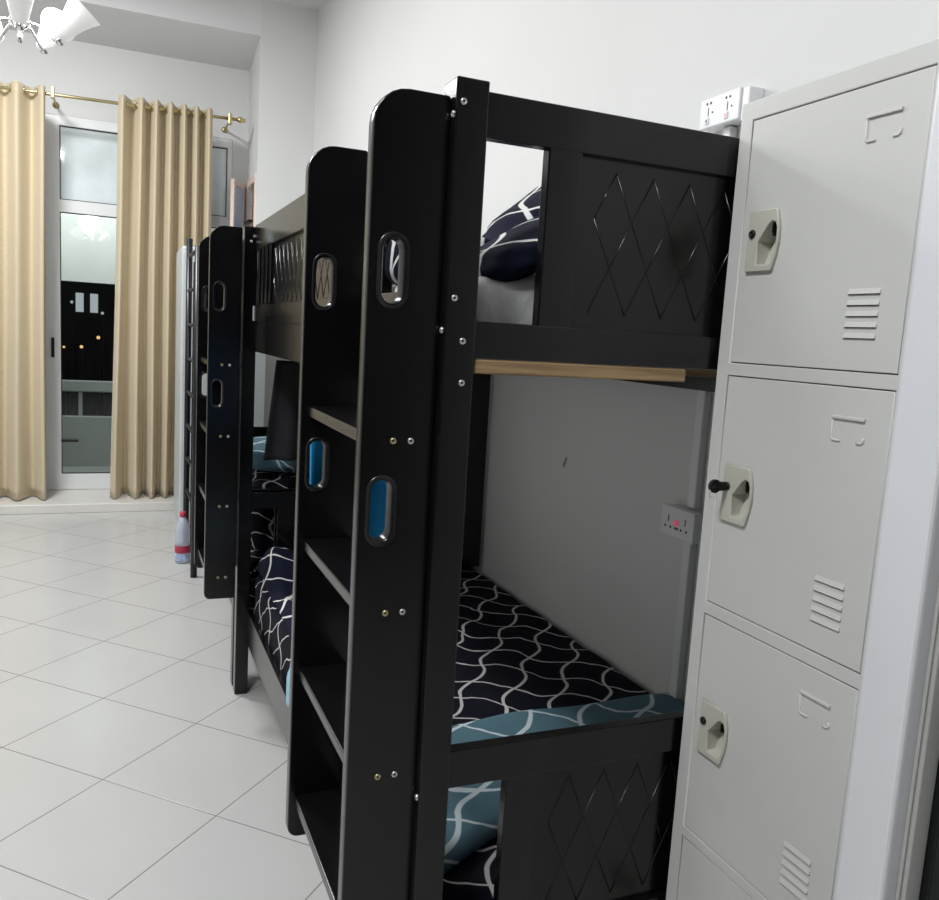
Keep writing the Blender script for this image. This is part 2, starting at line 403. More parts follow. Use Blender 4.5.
# ------------------------------------------------------------------ balcony and the night outside
struct('balcony_floor', MB().box(-3, 3, YF + .1, 8.1, -.15, .02), M['parapet'])
struct('balcony_parapet', MB().box(-3, 3, 8.0, 8.1, .02, .46, .005), M['parapet'])
struct('balcony_ceiling', MB().box(-3, 3, YF + .1, 8.1, 2.9, 3.0).box(-3, 3, 7.98, 8.1, 1.62, 2.9), M['balcony'])
rl = MB().box(-3, 3, 8.02, 8.07, .675, .775, .01)
for k in range(12): rl.box(-2.9 + k * .52, -2.87 + k * .52, 8.03, 8.06, .455, .68)
struct('balcony_railing', rl, M['parapet'])
bd = empty('building', (-2.2, 34, -6), 'dark apartment block far beyond the balcony with two pale lit windows', 'building')
MB().box(-13, 9, 0, 8, 0, 16).build('wall', M['night'], bd)
for dx, dz in ((.85, 7.45), (1.33, 7.45)):
    MB().box(dx, dx + .26, -.05, 0, dz, dz + .68).build('window', M['lit'], bd)
for i, (x, y, z, r) in enumerate(((-1.54, 30, .29, .04), (-1.04, 30.3, .31, .055), (-.54, 30.6, .63, .06), (-.42, 30.9, 1.44, .05), (-1.36, 31.2, 1.75, .05))):
    lp = empty('street_lamp', (x, y, -6), ['warm street lamp glowing low at left in the dark pane', 'larger warm street lamp glowing near the middle of the dark pane',
        'warm street lamp glowing right of centre in the dark pane', 'street lamp highest at right beside the lit windows', 'street lamp at upper left of the dark pane'][i], 'lamp', 'street lamps outside')
    MB().tube([(0, 0, 0), (0, 0, z + 6 - r)], .05, 8).build('post', M['blackmetal'], lp)
    MB().lathe([(0, z + 6 - r), (r * .8, z + 6 - r * .6), (r, z + 6), (r * .7, z + 6 + r * .7), (0, z + 6 + r)], 12).build('lamp_head', M['warm'] if i < 3 else M['lit'], lp)

# ------------------------------------------------------------------ bunk beds
Y0 = 1.046            # front of the near bunk
LEN = 1.985
def screw_mesh(m):
    mb = MB()
    mb.lathe([(0, .0008), (.0019, .0008), (.0022, .0022), (.0036, .0022), (.0044, .0014), (.0046, 0)], 14, m)
    mb.lathe([(0, .00095), (.0019, .00095)], 6, M['dark'])
    o = mb.build('screw', m); me = o.data; bpy.data.objects.remove(o); return me
SCREW_B, SCREW_S = screw_mesh(M['brass']), screw_mesh(M['steel'])
def screw(parent, loc, rot, me):
    o = bpy.data.objects.new('screw', me); COL.objects.link(o); o.location = loc; o.rotation_euler = rot; o.parent = parent
    return o
FRONT = (PI / 2, 0, 0)          # head faces -Y
LEFT = (0, -PI / 2, 0)          # head faces -X

def groove_lines(mb, x0, x1, zt, step, dz, y, axis='x', r=.0010, rows=3):
    """raised diamond beading; lattice vertices are step apart, zt is the top row"""
    zb = zt - rows * dz
    def seg(a, za, c, zc):
        # clip in the panel's width
        if a > c: a, za, c, zc = c, zc, a, za
        if c < x0 or a > x1: return
        if a < x0: za += (zc - za) * (x0 - a) / (c - a); a = x0
        if c > x1: zc = za + (zc - za) * (x1 - a) / (c - a); c = x1
        if axis == 'x': mb.tube([(a, y, za), (c, y, zc)], r, 6)
        else: mb.tube([(y, a, za), (y, c, zc)], r, 6)
    n = int((x1 - x0) / step) + 6
    for k in range(-3, n):
        xa = x0 + .032 + k * step
        seg(xa, zt, xa + rows * step / 2, zb)
        seg(xa, zt, xa - rows * step / 2, zb)

def end_panel(root, y, lo, hi):
    """openwork end between the posts; lo..hi are heights of its lower and upper rail"""
    g = MB()
    g.box(.446, 1.235, y, y + .022, hi - .058, hi, .002)                 # top rail
    g.box(.446, 1.235, y, y + .022, lo - .05, lo, .002)                  # lower rail
    g.box(.543, .595, y + .001, y + .021, lo - .004, hi - .054, .002)    # stile
    g.build('end_rails', M['black'], root)
    p = MB().box(.594, 1.236, y + .011, y + .019, lo - .004, hi - .054)
    dz = (hi - .058 - lo - .05) / 3 if (hi - lo) > .25 else .05
    groove_lines(p, .626, 1.225, hi - .076, .0637, (hi - lo - .098) / 3, y + .0108)
    groove_lines(p, .626, 1.225, hi - .076, .0637, (hi - lo - .098) / 3, y + .0192)
    p.build('carved_panel', M['black'], root)

def make_bunk():
    R_ = empty('bunk_bed', (0, Y0, 0), 'black wooden bunk bed nearest the camera, with diamond-carved end and step ladder', 'bunk bed', 'black bunk beds along the right wall')
    bk = M['black']
    for (x0, x1) in ((.401, .447), (1.234, 1.280)):
        for (y0, y1) in ((0, .05), (LEN - .05, LEN)):
            MB().box(x0, x1, y0, y1, 0, 1.671, .0025).build('post', bk, R_)
    for y in (.006, LEN - .028):
        end_panel(R_, y, 1.363, 1.660)
        end_panel(R_, y, .425, .744)
    # long side rails
    for z0, z1 in ((1.25, 1.41), (.20, .32)):
        for x0, x1 in ((.438, .458), (1.250, 1.270)):
            zm = z1 - .062
            t = MB().box(x0, x1, .05, LEN - .05, z0, z1 if x0 < 1 else .2795, .002) if z1 < 1 else MB().box(x0, x1, .05, LEN - .05, z0, zm - .0015, .002).box(x0, x1, .05, LEN - .05, zm + .0015, z1, .002).box(x0 + .003, x1 - .003, .05, LEN - .05, zm - .003, zm + .003)
            t.build('side_rail', bk, R_)
    MB().box(1.02, 1.285, LEN - .19, LEN - .17, .475, 1.249, .002).build('corner_board', bk, R_)
    # carved guard along the aisle, from the ladder to the far post
    g = MB(); g.box(.436, .460, .42, LEN - .05, 1.588, 1.676, .003)
    for y in (.42, 1.62, 1.69, 1.76, 1.84): g.box(.438, .458, y, y + .035, 1.409, 1.59, .002)
    g.build('guard_rail', bk, R_)
    p = MB().box(.447, .455, .45, LEN - .05, 1.409, 1.59)
    groove_lines(p, .475, 1.60, 1.575, .0637, .054, .4469, 'y', .0011)
    p.build('guard_panel', bk, R_)
    g = MB(); g.box(1.250, 1.270, .05, LEN - .05, 1.58, 1.656, .003); g.build('guard_rail', bk, R_)
    # slats
    for z in (1.292, .262):
        s0 = MB().box(.449, .80, .004, .05, z, z + .0195, .002) if z > 1 else MB().box(.46, 1.248, .06, .11, z, z + .018, .002)
        s0.build('slat', M['pine'], R_)
        for k in range(1, 8):
            MB().box(.46, 1.248, .02 + k * .24, .09 + k * .24, z, z + .018, .002).build('slat', M['pine'], R_)
    # ladder: two boards with grip holes and four steps
    for yb in (.018, .411):
        out = roundrect(.2985, .4005, .39, 1.6495, (.02, 0, .004, .046))
        holes = [stadium(.3325, 1.421, .030, .084), stadium(.3305, 1.101, .030, .086)]
        bd = MB().plate(out, holes, .025, None, m_xz(yb), .0018).build('ladder_board', bk, R_)
        for zc in (1.421, 1.101):
            hx = .3325 if zc > 1.2 else .3305; P = stadium(hx, zc, .030, .085, 12); rings = []
            q = bmesh.new()
            for off, dy in ((.0070, -.0002), (.0062, -.0012), (.0052, -.0014), (.0008, .0010), (-.0006, .004), (-.0006, .0245)):
                PP = stadium(hx, zc, .030 + 2 * off, .085 + 2 * off, 12)
                rings.append([q.verts.new((x, yb + dy, z)) for x, z in PP])
            n = len(P)
            for A, B in zip(rings, rings[1:]):
                for k in range(n): q.faces.new((A[k], A[(k + 1) % n], B[(k + 1) % n], B[k]))
            bmesh.ops.recalc_face_normals(q, faces=q.faces)
            t = MB(); t.merge(q, None, None, True); t.build('grip_rim', M['rim'], bd)
    for z in (1.197, .957, .716, .466):
        MB().box(.309, .398, .0435, .4105, z - .009, z + .009, .002).build('step', M['edge'], R_)
        for x, mm in ((.343, SCREW_B), (.368, SCREW_S)): screw(R_, (x, .0178, z), FRONT, mm)
    for x, z in ((.411, 1.640), (.413, 1.391), (.428, 1.335), (.430, 1.279)): screw(R_, (x, -.0002, z), FRONT, SCREW_S)
    for z in (1.625, 1.348, .68): screw(R_, (.4008, .009, z), LEFT, SCREW_S)
    for x, z in ((.434, 1.640), (.424, 1.622)): screw(R_, (x, LEN - .0502, z), FRONT, SCREW_S)
    return R_
bunk = make_bunk()
st = MB().box(.434, .446, LEN - .0507, LEN - .0500, 1.355, 1.405)
tag(st.build('sticker', M['white'], bunk), 'small white sticker on the far post')
bunk2 = copy_tree(bunk); bunk2.location = (0, Y0 + LEN + .03, 0)
for c in bunk2.children:      # its ladder is hooked on a little further forward
    if c.name.startswith(('ladder_board', 'step')) or (c.name.startswith('screw') and c.location.x < .38):
        c.location += Vector((-.018, -.185, .006))
tag(bunk2, 'black wooden bunk bed farther away, standing between the near bunk and the curtains')
for c in list(bunk2.children):
    if c.name.startswith('sticker'): bpy.data.objects.remove(c)

# ------------------------------------------------------------------ bedding
def soft_box(x0, x1, y0, y1, z0, z1, r, nu=30, nv=40, wob=.004, seed=0, bulge=.0):
    rnd = random.Random(seed); ph = [rnd.uniform(0, 6.28) for _ in range(6)]
    q = bmesh.new(); bmesh.ops.create_cube(q, size=1)
    for v in q.verts: v.co = Vector(((x0 + x1) / 2 + v.co.x * (x1 - x0), (y0 + y1) / 2 + v.co.y * (y1 - y0), (z0 + z1) / 2 + v.co.z * (z1 - z0)))
    bmesh.ops.bevel(q, geom=q.edges[:], offset=r, segments=4, affect='EDGES', profile=.5)
    for k in range(1, nu): bmesh.ops.bisect_plane(q, geom=q.verts[:] + q.edges[:] + q.faces[:], plane_co=(x0 + (x1 - x0) * k / nu, 0, 0), plane_no=(1, 0, 0))
    for k in range(1, nv): bmesh.ops.bisect_plane(q, geom=q.verts[:] + q.edges[:] + q.faces[:], plane_co=(0, y0 + (y1 - y0) * k / nv, 0), plane_no=(0, 1, 0))
    for v in q.verts:
        x, y, z = v.co
        if z > (z0 + z1) / 2:
            v.co.z += wob * (math.sin(x * 23 + ph[0]) * math.sin(y * 17 + ph[1]) + .7 * math.sin(x * 41 + y * 31 + ph[2])) * .6
            tx = (x - x0) / (x1 - x0); ty = (y - y0) / (y1 - y0)
            v.co.z += bulge * max(0, math.sin(PI * tx)) * max(0, math.sin(PI * ty))
    return q
def soft(name, m, args, label, cat, group=None, **kw):
    q = soft_box(*args, **kw); mb = MB(); mb.merge(q, None, None, True)
    x0, x1, y0, y1, z0, z1 = args[:6]
    return tag(mb.build(name, m, None, ((x0 + x1) / 2, (y0 + y1) / 2, z0)), label, cat, group)

# lower near bunk
soft('mattress', M['blacktr'], (.460, 1.288, Y0 + .055, Y0 + LEN - .055, .2805, .462, .03),
     'mattress in a black sheet with white wavy lattice on the near lower bunk', 'mattress', 'mattresses on the bunks', wob=.005, seed=3, nu=36, nv=60)
# blue-grey quilt folded over the foot of it and hanging down behind the end panel
def quilt(u, v):
    x = .466 + .818 * u
    ys = 1.165 + .55 * (x - .50) if x < .70 else 1.275 - .06 * (x - .70)
    ye = 1.652 + .035 * (u - .5) + .008 * math.sin(x * 9)
    L0 = ye - ys
    s = v * L0
    if True:
        y = ys + (L0 - s); z = .474 + .006 * math.sin(x * 19 + 1) * math.sin(y * 14)
        edge = min(1, s / .03, (L0 - s) / .03); z = .4685 + (z + .012 - .4685) * max(edge, 0) ** .5
    return Vector((x, y, z))
qb = MB().grid(quilt, 60, 60, None, .006)
tag(qb.build('quilt', M['bluetr'], None, (.85, 1.4, .45)), 'blue-grey quilt with pale lattice folded across the foot of the near lower bunk', 'quilt')
def rumple(u, v):
    y = 1.98 + .985 * v; x = .4565 + .36 * u
    h = .03 + .085 * max(0, v - .45) / .55 + .022 * math.sin(v * 17 + u * 4) * min(1, v * 4) + .014 * math.sin(u * 9 - v * 7)
    e = min(1, (1 - u) / .25) * min(1, v / .12) * min(1, (1 - v) / .06)
    f = min(1, u / .14)
    z = .470 + max(.0, h) * math.sqrt(max(e, 0)) * (.25 + .75 * math.sin(f * PI / 2))
    return Vector((x, y, z))
tag(MB().grid(rumple, 40, 60, None, .004).build('quilt', M['navy'], None, (.64, 2.45, .48)), 'rumpled navy quilt with white lines at the far end of the near lower bunk', 'quilt')
# blue edge of cloth hanging over the aisle rail
def hang(u, v):
    y = Y0 + .42 + .70 * u
    z = .474 - .15 * v; x = .4585 - .026 * min(1, v * 2.2) + .003 * math.sin(u * 22) * v - .002
    return Vector((x, y, z))
tag(MB().grid(hang, 24, 12, None, .003).build('blanket', M['paleblue'], None, (.44, 1.8, .40)), 'pale blue cloth edge hanging over the near lower bunk rail beside the ladder', 'blanket')
# bright blue towel hanging behind the ladder
def towel(u, v):
    x = .33 + .175 * u; z = 1.235 - .38 * v
    return Vector((x, Y0 + .47 + .010 * math.sin(u * 13) * (.3 + .7 * v) + .004 * math.sin(v * 9), z))
tw = MB().grid(towel, 24, 24, None, .006); 
tag(tw.build('towel', M['blue'], None, (.41, 1.5, 1.05)), 'bright blue towel seen through the lower grip holes of the near ladder', 'towel')
# upper near bunk: plastic-wrapped mattress and a navy quilt piled on it
soft('mattress', M['plastic'], (.462, 1.247, Y0 + .055, Y0 + LEN - .055, 1.311, 1.432, .022),
     'mattress still wrapped in crinkled clear plastic on the near top bunk', 'mattress', 'mattresses on the bunks', wob=.010, seed=5, nu=40, nv=70)
def heap(x0, x1, y0, y1, z0, f, nu=36, nv=36):
    def fn(u, v):
        x = x0 + (x1 - x0) * u; y = y0 + (y1 - y0) * v
        return Vector((x, y, z0 + f(u, v)))
    return fn
def closed_heap(cx, cy, cz, rx, ry, rz, rot, seed, sq=.75, wr=.05):
    """a plump cushion-like closed cloth body"""
    rnd = random.Random(seed); ph = [rnd.uniform(0, 6.28) for _ in range(8)]
    q = bmesh.new(); bmesh.ops.create_uvsphere(q, u_segments=40, v_segments=24, radius=1)
    for v in q.verts:
        n = v.co.copy()
        f = 1 + wr * (math.sin(n.x * 5 + ph[0]) * math.sin(n.y * 6 + ph[1]) + .6 * math.sin(n.z * 8 + n.x * 7 + ph[2]))
        c = Vector([math.copysign(abs(k) ** sq, k) for k in n])
        v.co = Vector((c.x * rx * f, c.y * ry * f, c.z * rz * f))
    mt = Matrix.Translation((cx, cy, cz)) @ rot
    bmesh.ops.transform(q, matrix=mt, verts=q.verts)
    return q
E3 = lambda x, y, z: Matrix.Rotation(math.radians(z), 4, 'Z') @ Matrix.Rotation(math.radians(y), 4, 'Y') @ Matrix.Rotation(math.radians(x), 4, 'X')
mb = MB(); mb.merge(closed_heap(.572, 1.172, 1.477, .115, .090, .032, E3(0, -30, 3), 11, .75), None, None, True)
tag(mb.build('quilt', M['navy'], None, (.6, 1.28, 1.47)), 'navy quilt with white lines folded flat on the plastic-wrapped top mattress', 'quilt')
mb = MB(); mb.merge(closed_heap(.755, 1.42, 1.585, .18, .11, .05, E3(0, -38, 0), 14, .75), None, None, True)
tag(mb.build('pillow', M['navy'], None, (.7, 1.4, 1.53)), 'navy pillow with white lines leaning above the folded quilt on the near top bunk', 'pillow')

mb = MB(); mb.merge(closed_heap(.508, 1.352, 1.463, .083, .098, .046, E3(0, 0, 0), 31, .5, .03), None, None, True)
tag(mb.build('blanket', M['navy'], None, (.60, 1.36, 1.47)), 'navy blanket roll with white lines on the near top bunk, behind the ladder', 'blanket')
# farther bunk
Y2 = Y0 + LEN + .03
soft('mattress', M['blacktr'], (.460, 1.288, Y2 + .055, Y2 + LEN - .055, .2805, .462, .03),
     'mattress in a black lattice sheet on the farther lower bunk', 'mattress', 'mattresses on the bunks', wob=.005, seed=8)
soft('mattress', M['white_cloth'], (.462, 1.247, Y2 + .055, Y2 + LEN - .055, 1.311, 1.40, .022),
     'plain white mattress on the farther top bunk', 'mattress', 'mattresses on the bunks', wob=.004, seed=9)
soft('quilt', M['blacktr'], (.475, 1.05, Y2 + .08, Y2 + .55, .468, .765, .06), 'thick folded black lattice quilt under the blue pillow on the farther bunk', 'quilt', wob=.01, seed=4, nu=16, nv=16)
mb = MB(); mb.merge(closed_heap(.74, Y2 + .30, .835, .30, .2, .062, E3(0, 0, 4), 21, .6, .03), None, None, True)
tag(mb.build('pillow', M['bluetr'], None, (.74, Y2 + .3, .83)), 'blue-grey pillow with pale lattice on top of the folded black quilt', 'pillow')
# dark garment hung inside the near bunk at its far end
def cloth(u, v):
    x = .51 + .34 * u; z0 = 1.225
    z = z0 - .35 * v
    x2 = x + (.018 if u < .01 else 0) * 0 - .035 * v * (1 - u)
    return Vector((x2, Y0 + LEN - .10 + .012 * math.sin(u * 21) * (.4 + v), z))
cg = MB().grid(cloth, 30, 20, None, .004)
tag(cg.build('garment', M['blackcloth'], None, (.7, 2.9, 1.0)), 'black garment hanging from the upper bunk at the far end of the near bed', 'garment')

# ------------------------------------------------------------------ steel locker
XF = .86
LY0, LY1 = .7090, 1.0530
KL = .9884        # size of the locker against its first measurement
def put(o):
    x, y, z = o.location; o.location = (x * KL, y * KL, 1.34 + (z - 1.34) * KL); o.scale = (KL,) * 3
lk = empty('locker', (XF, LY0, 0), 'tall grey steel four-door locker standing at right beside the near bunk', 'locker')
LW = lambda y: y - LY0
doors = [(1.327, 1.679), (.9515, 1.3055), (.569, .929), (.192, .549)]
DY0, DY1 = .7265, 1.0255
b = MB()
b.plate(rect(0, LY1 - LY0, .12, 1.708), [rect(DY0 - LY0 - .0012, DY1 - LY0 + .0012, z0 - .0015, z1 + .0015) for z0, z1 in doors], .018, None, m_yz(0), .0015)
b.box(.018, .43, 0, .0015, .12, 1.708); b.box(.018, .43, LY1 - LY0 - .0015, LY1 - LY0, .12, 1.708)
b.box(.4285, .43, 0, LY1 - LY0, .12, 1.708); b.box(.0175, .43, 0, LY1 - LY0, 1.7065, 1.708); b.box(.0175, .43, 0, LY1 - LY0, .12, .1215)
for z0, z1 in doors: b.box(.03, .42, .002, LY1 - LY0 - .002, z1 + .008, z1 + .0095)
b.build('cabinet_body', M['locker'], lk)
for yy in (.004, LY1 - LY0 - .034):
    for xx in (.006, .39): MB().box(xx, xx + .03, yy, yy + .03, -.0157, .119, .002).build('foot', M['locker'], lk)
for z0, z1 in doors:
    zt = z1
    hz = zt - .176           # centre of handle
    # handle outline, front view: Y runs right-to-left
    def P(y, z): return (y - LY0, hz + z)
    cav = [P(.986, .000), P(.968, .0215), P(.961, .0265), P(.954, .0245), P(.9505, .017), P(.9495, -.006), P(.953, -.020), P(.957, -.032), P(.960, -.0345), P(.9845, -.0345), P(.986, -.033)]
    outl = [P(1.0085, .0435), P(.956, .0435), P(.9525, .041), P(.9465, .020), P(.9455, .001), P(.9475, -.018), P(.954, -.041), P(.9565, -.0435), P(1.0085, -.0435)]
    cut = [P(.990, .001), P(.970, .025), P(.961, .0295), P(.951, .027), P(.948, .018), P(.947, -.008), P(.955, -.037), P(.988, -.037)]
    d = MB()
    d.plate(rect(DY0 - LY0, DY1 - LY0, z0, z1), [cut], .016, None, m_yz(.001), .0012)
    dr = d.build('door', M['locker'], lk)
    h = MB().plate(outl, [cav], .0055, None, m_yz(-.0042), .0014).build('handle', M['handle'], dr)
    q = bmesh.new()
    A = [q.verts.new((-.001, y, z)) for y, z in cav]; cy = sum(p[0] for p in cav) / len(cav); cz = sum(p[1] for p in cav) / len(cav)
    B = [q.verts.new((.022 if z > hz - .01 else .012, cy + (y - cy) * .92, cz + (z - cz) * .92)) for y, z in cav]
    for k in range(len(cav)): q.faces.new((A[k], A[(k + 1) % len(cav)], B[(k + 1) % len(cav)], B[k]))
    q.faces.new(B); bmesh.ops.recalc_face_normals(q, faces=q.faces)
    t = MB(); t.merge(q); t.build('handle_cup', M['handle'], dr)
    LKZ = hz + .0105
    t = MB(); t.lathe([(0, .0016), (.0022, .0016), (.0026, .003), (.0052, .003), (.0062, .0018), (.0064, 0)], 18, None,
                      Matrix.Translation((-.0042, .998 - LY0, LKZ)) @ Matrix.Rotation(-PI / 2, 4, 'Y'))
    tag(t.build('lock', M['dark'], dr), 'dark round lock')
    t = MB().box(-.0035, .012, .9575 - LY0, .9595 - LY0, hz + .010, hz + .024).box(.004, .012, .953 - LY0, .966 - LY0, hz + .006, hz + .022); t.build('latch', M['dark'], dr)
    # label holder: a pressed ledge on three sides
    lt = zt - .039
    t = MB(); r = .0019
    t.box(-.002, .0015, .764 - LY0, .816 - LY0, lt - .0022, lt + .0022, .001)
    t.tube([(.0006, .8155 - LY0, lt - .004), (.0006, .8155 - LY0, lt - .027), (.0006, .8125 - LY0, lt - .030), (.0006, .800 - LY0, lt - .030)], .0017, 8)
    t.tube([(.0006, .764 - LY0, lt - .022), (.0006, .764 - LY0, lt - .028), (.0006, .767 - LY0, lt - .030), (.0006, .774 - LY0, lt - .030)], .0017, 8)
    t.build('label_holder', M['locker'], dr)
    lb = z0 + .040
    t = MB()
    for k in range(5):
        zz = lb + k * .0138
        t.box(-.0005, .0015, .765 - LY0, .814 - LY0, zz, zz + .0009, 0, M['lockdark'])
        q = bmesh.new()
        vs = [q.verts.new(c) for c in ((.0012, .765 - LY0, zz + .0085), (.0012, .814 - LY0, zz + .0085), (-.0013, .814 - LY0, zz + .0010), (-.0013, .765 - LY0, zz + .0010),
              (.0012, .765 - LY0, zz + .0010), (.0012, .814 - LY0, zz + .0010))]
        q.faces.new((vs[0], vs[1], vs[2], vs[3])); q.faces.new((vs[3], vs[2], vs[5], vs[4])); q.faces.new((vs[0], vs[3], vs[4])); q.faces.new((vs[1], vs[5], vs[2]))
        bmesh.ops.recalc_face_normals(q, faces=q.faces); t.merge(q, M['locker'])
    t.build('vent_slots', M['locker'], dr)
put(lk)
# key left in the second door
kz = 1.3055 - .176 + .0105
ky = empty('key', (XF + .005, .998, kz), 'black-headed key left in the lock of the second locker door from the top', 'key')
MB().box(-.016, -.0075, -.001, .001, -.0028, .0028, .0004).build('blade', M['steel'], ky)
t = MB().plate([(-.032 + .0 + .0 + x, z) for x, z in stadium(0, 0, .021, .021, 8)], [stadium(-.036, 0, .004, .005, 6)], .006, None, Matrix(((1, 0, 0, 0), (0, 0, 1, -.002), (0, 1, 0, 0), (0, 0, 0, 1))), .001)
t.box(-.026, -.0125, -.0035, .0035, -.0068, .0068, .0015); t.build('key_head', M['dark'], ky)
t = MB().tube([(-.036 + .006 * math.sin(a), 0, -.011 - .0065 * math.cos(a) + .0) for a in [i * PI / 8 for i in range(17)]], .0007, 6); t.build('key_ring', M['steel'], ky)

put(ky)
# ------------------------------------------------------------------ sockets and trunking on the right wall
def socket_outlet(y0, y1, z0, z1, label, lit_side, style):
    w, h = y1 - y0, z1 - z0; x = XW - .045
    r = empty('socket_outlet', (XW, y0, z0), label, 'socket', 'double wall sockets')
    X = -.045
    MB().box(X + .010, -.0005, .002, w - .002, .002, h - .002, .002).build('back_box', M['white'], r)
    MB().box(X, X + .0102, 0, w, 0, h, .003).build('face_plate', M['white'], r)
    def dot(y, z, rr=.0032):
        MB().lathe([(rr, 0), (rr * .9, .0006), (0, .0006)], 12, None, Matrix.Translation((X + .0001, y, z)) @ Matrix.Rotation(-PI / 2, 4, 'Y')).build('pin_hole', M['dark'], r)
    if style == 'pairs':
        for c in (.30 * w, .78 * w):
            dot(c - .008, h * .80); dot(c + .005, h * .80); dot(c - .016, h * .48, .0024)
            MB().box(X - .0002, X + .002, c - .003, c + .0, h * .38, h * .66, .0).build('earth_slot', M['lockdark'], r)
            MB().box(X - .003, X + .002, c - .006, c + .006, h * .12, h * .34, .0015).build('switch', M['white'], r)
            MB().box(X - .0035, X, c - .002, c + .002, h * .17, h * .28, .0005).build('indicator', M['pink'] if (c > .5 * w) == lit_side else M['dark'], r)
    else:
        for c in (.20, .36, .47, .53, .68, .84): dot(c * w, h * .33, .0036)
        for c in (.25, .75): MB().box(X - .0003, X + .002, c * w - .002, c * w + .002, h * .50, h * .72).build('earth_slot', M['lockdark'], r)
        MB().box(X - .004, X + .002, .44 * w, .56 * w, h * .42, h * .60, .002).build('switch', M['pink'], r)
    return r
socket_outlet(1.548, 1.685, 1.850, 1.918, 'white double wall socket above the top bunk beside the locker top', False, 'pairs')
socket_outlet(1.565, 1.695, .885, .960, 'shaded double wall socket low on the wall inside the near lower bunk', False, 'row')
tag(MB().box(XW - .022, XW - .0005, 1.600, 1.628, .965, 1.8495, .003).build('cable_trunking', M['white']), 'white vertical cable trunking joining the two wall sockets', 'trunking')
tag(MB().box(XW - .022, XW - .0005, 1.600, 1.628, .47, .884, .003).build('cable_trunking', M['white']), 'white cable trunking running down below the lower wall socket', 'trunking')
tag(MB().box(XW - .040, XW - .0005, 1.523, 1.5478, 1.845, 1.915, .003).build('junction_box', M['white']), 'white junction box between the upper socket and the locker top', 'box')

# ------------------------------------------------------------------ curtains and rod
YR, ZR = 6.37, 2.762
rd = empty('curtain_rod', (-1.4, YR, ZR), 'thin brass curtain rod above the balcony door', 'curtain rod')
tl = math.radians(0)
MB().tube([(0, 0, -.02), (2.19, 0, .012)], .011, 12).build('rod', M['gold'], rd)
MB().lathe([(0, 0), (.014, .0), (.02, .012), (.02, .03), (.012, .04), (.016, .052), (0, .06)], 16, None, Matrix.Translation((2.19, 0, .012)) @ Matrix.Rotation(PI / 2, 4, 'Y')).build('finial', M['gold'], rd)
for xx in (1.015, 2.14):
    MB().tube([(xx, .325, .0), (xx, .03, .0), (xx, 0, -.012)], .008, 8).lathe([(0, 0), (.022, 0), (.022, .008), (0, .01)], 14, None, Matrix.Translation((xx, .329, 0)) @ Matrix.Rotation(PI / 2, 4, 'X')).box(xx - .012, xx + .012, -.02, .02, -.03, .045, .004).build('bracket', M['gold'], rd)
def curtain(x0, x1, xb0, xb1, ridges, zb0, label, amp=.05):
    """ridges: places (0..1) of the folds that stand forward"""
    c = empty('curtain', (0, YR, 0), label, 'curtain', 'beige grommet curtains')
    # knots: ridge at 1, valley between at -1
    kn = []
    for i, r in enumerate(ridges):
        kn.append((r, 1))
        if i + 1 < len(ridges): kn.append(((r + ridges[i + 1]) / 2, -1))
    kn = [(-.02, -.2)] + kn + [(1.02, -.2)]
    def wave(u):
        for (a, fa), (b_, fb) in zip(kn, kn[1:]):
            if a <= u <= b_:
                t = (u - a) / (b_ - a); return fa + (fb - fa) * (1 - math.cos(PI * t)) / 2
        return 0
    def fn(u, v):
        x = (x0 + (x1 - x0) * u) * (1 - v) + (xb0 + (xb1 - xb0) * u) * v
        k = wave(u); sh = 1 - .25 * math.sin(v * PI)
        x += .006 * math.sin(v * 5 + u * 9) * v
        y = YR - k * amp * (.85 + .25 * v) * sh
        y += .008 * math.sin(u * 31 + v * 4) * v
        zt = ZR - .02 + .032 * ((x0 + 1.4) / 2.19) + .05
        return Vector((x, y - YR, zt + (zb0 - zt) * v))
    MB().grid(fn, 150, 40, None, .003).build('drape', M['drape'], c)
    for (a, fa), (b_, fb) in zip(kn[1:-1], kn[2:-1]):
        u = (a + b_) / 2; x = x0 + (x1 - x0) * u
        z = ZR - .02 + .032 * ((x + 1.4) / 2.19)
        s = 1 if fa > fb else -1
        MB().tube([(x + .003 * 0, .023 * math.cos(t), z - ZR + ZR + .023 * math.sin(t)) for t in [2 * PI * i / 14 for i in range(15)]], .004, 6, None, False).build('grommet', M['gold'], c)
    return c
curtain(-1.30, -.425, -1.36, -.445, [.02, .16, .30, .46, .63, .815, .985], .072, 'beige gold curtain at the left edge, left of the balcony door', .07)
curtain(.012, .622, -.032, .635, [.045, .24, .395, .545, .69, .82, .955], .070, 'beige gold pleated curtain right of the balcony door', .075)

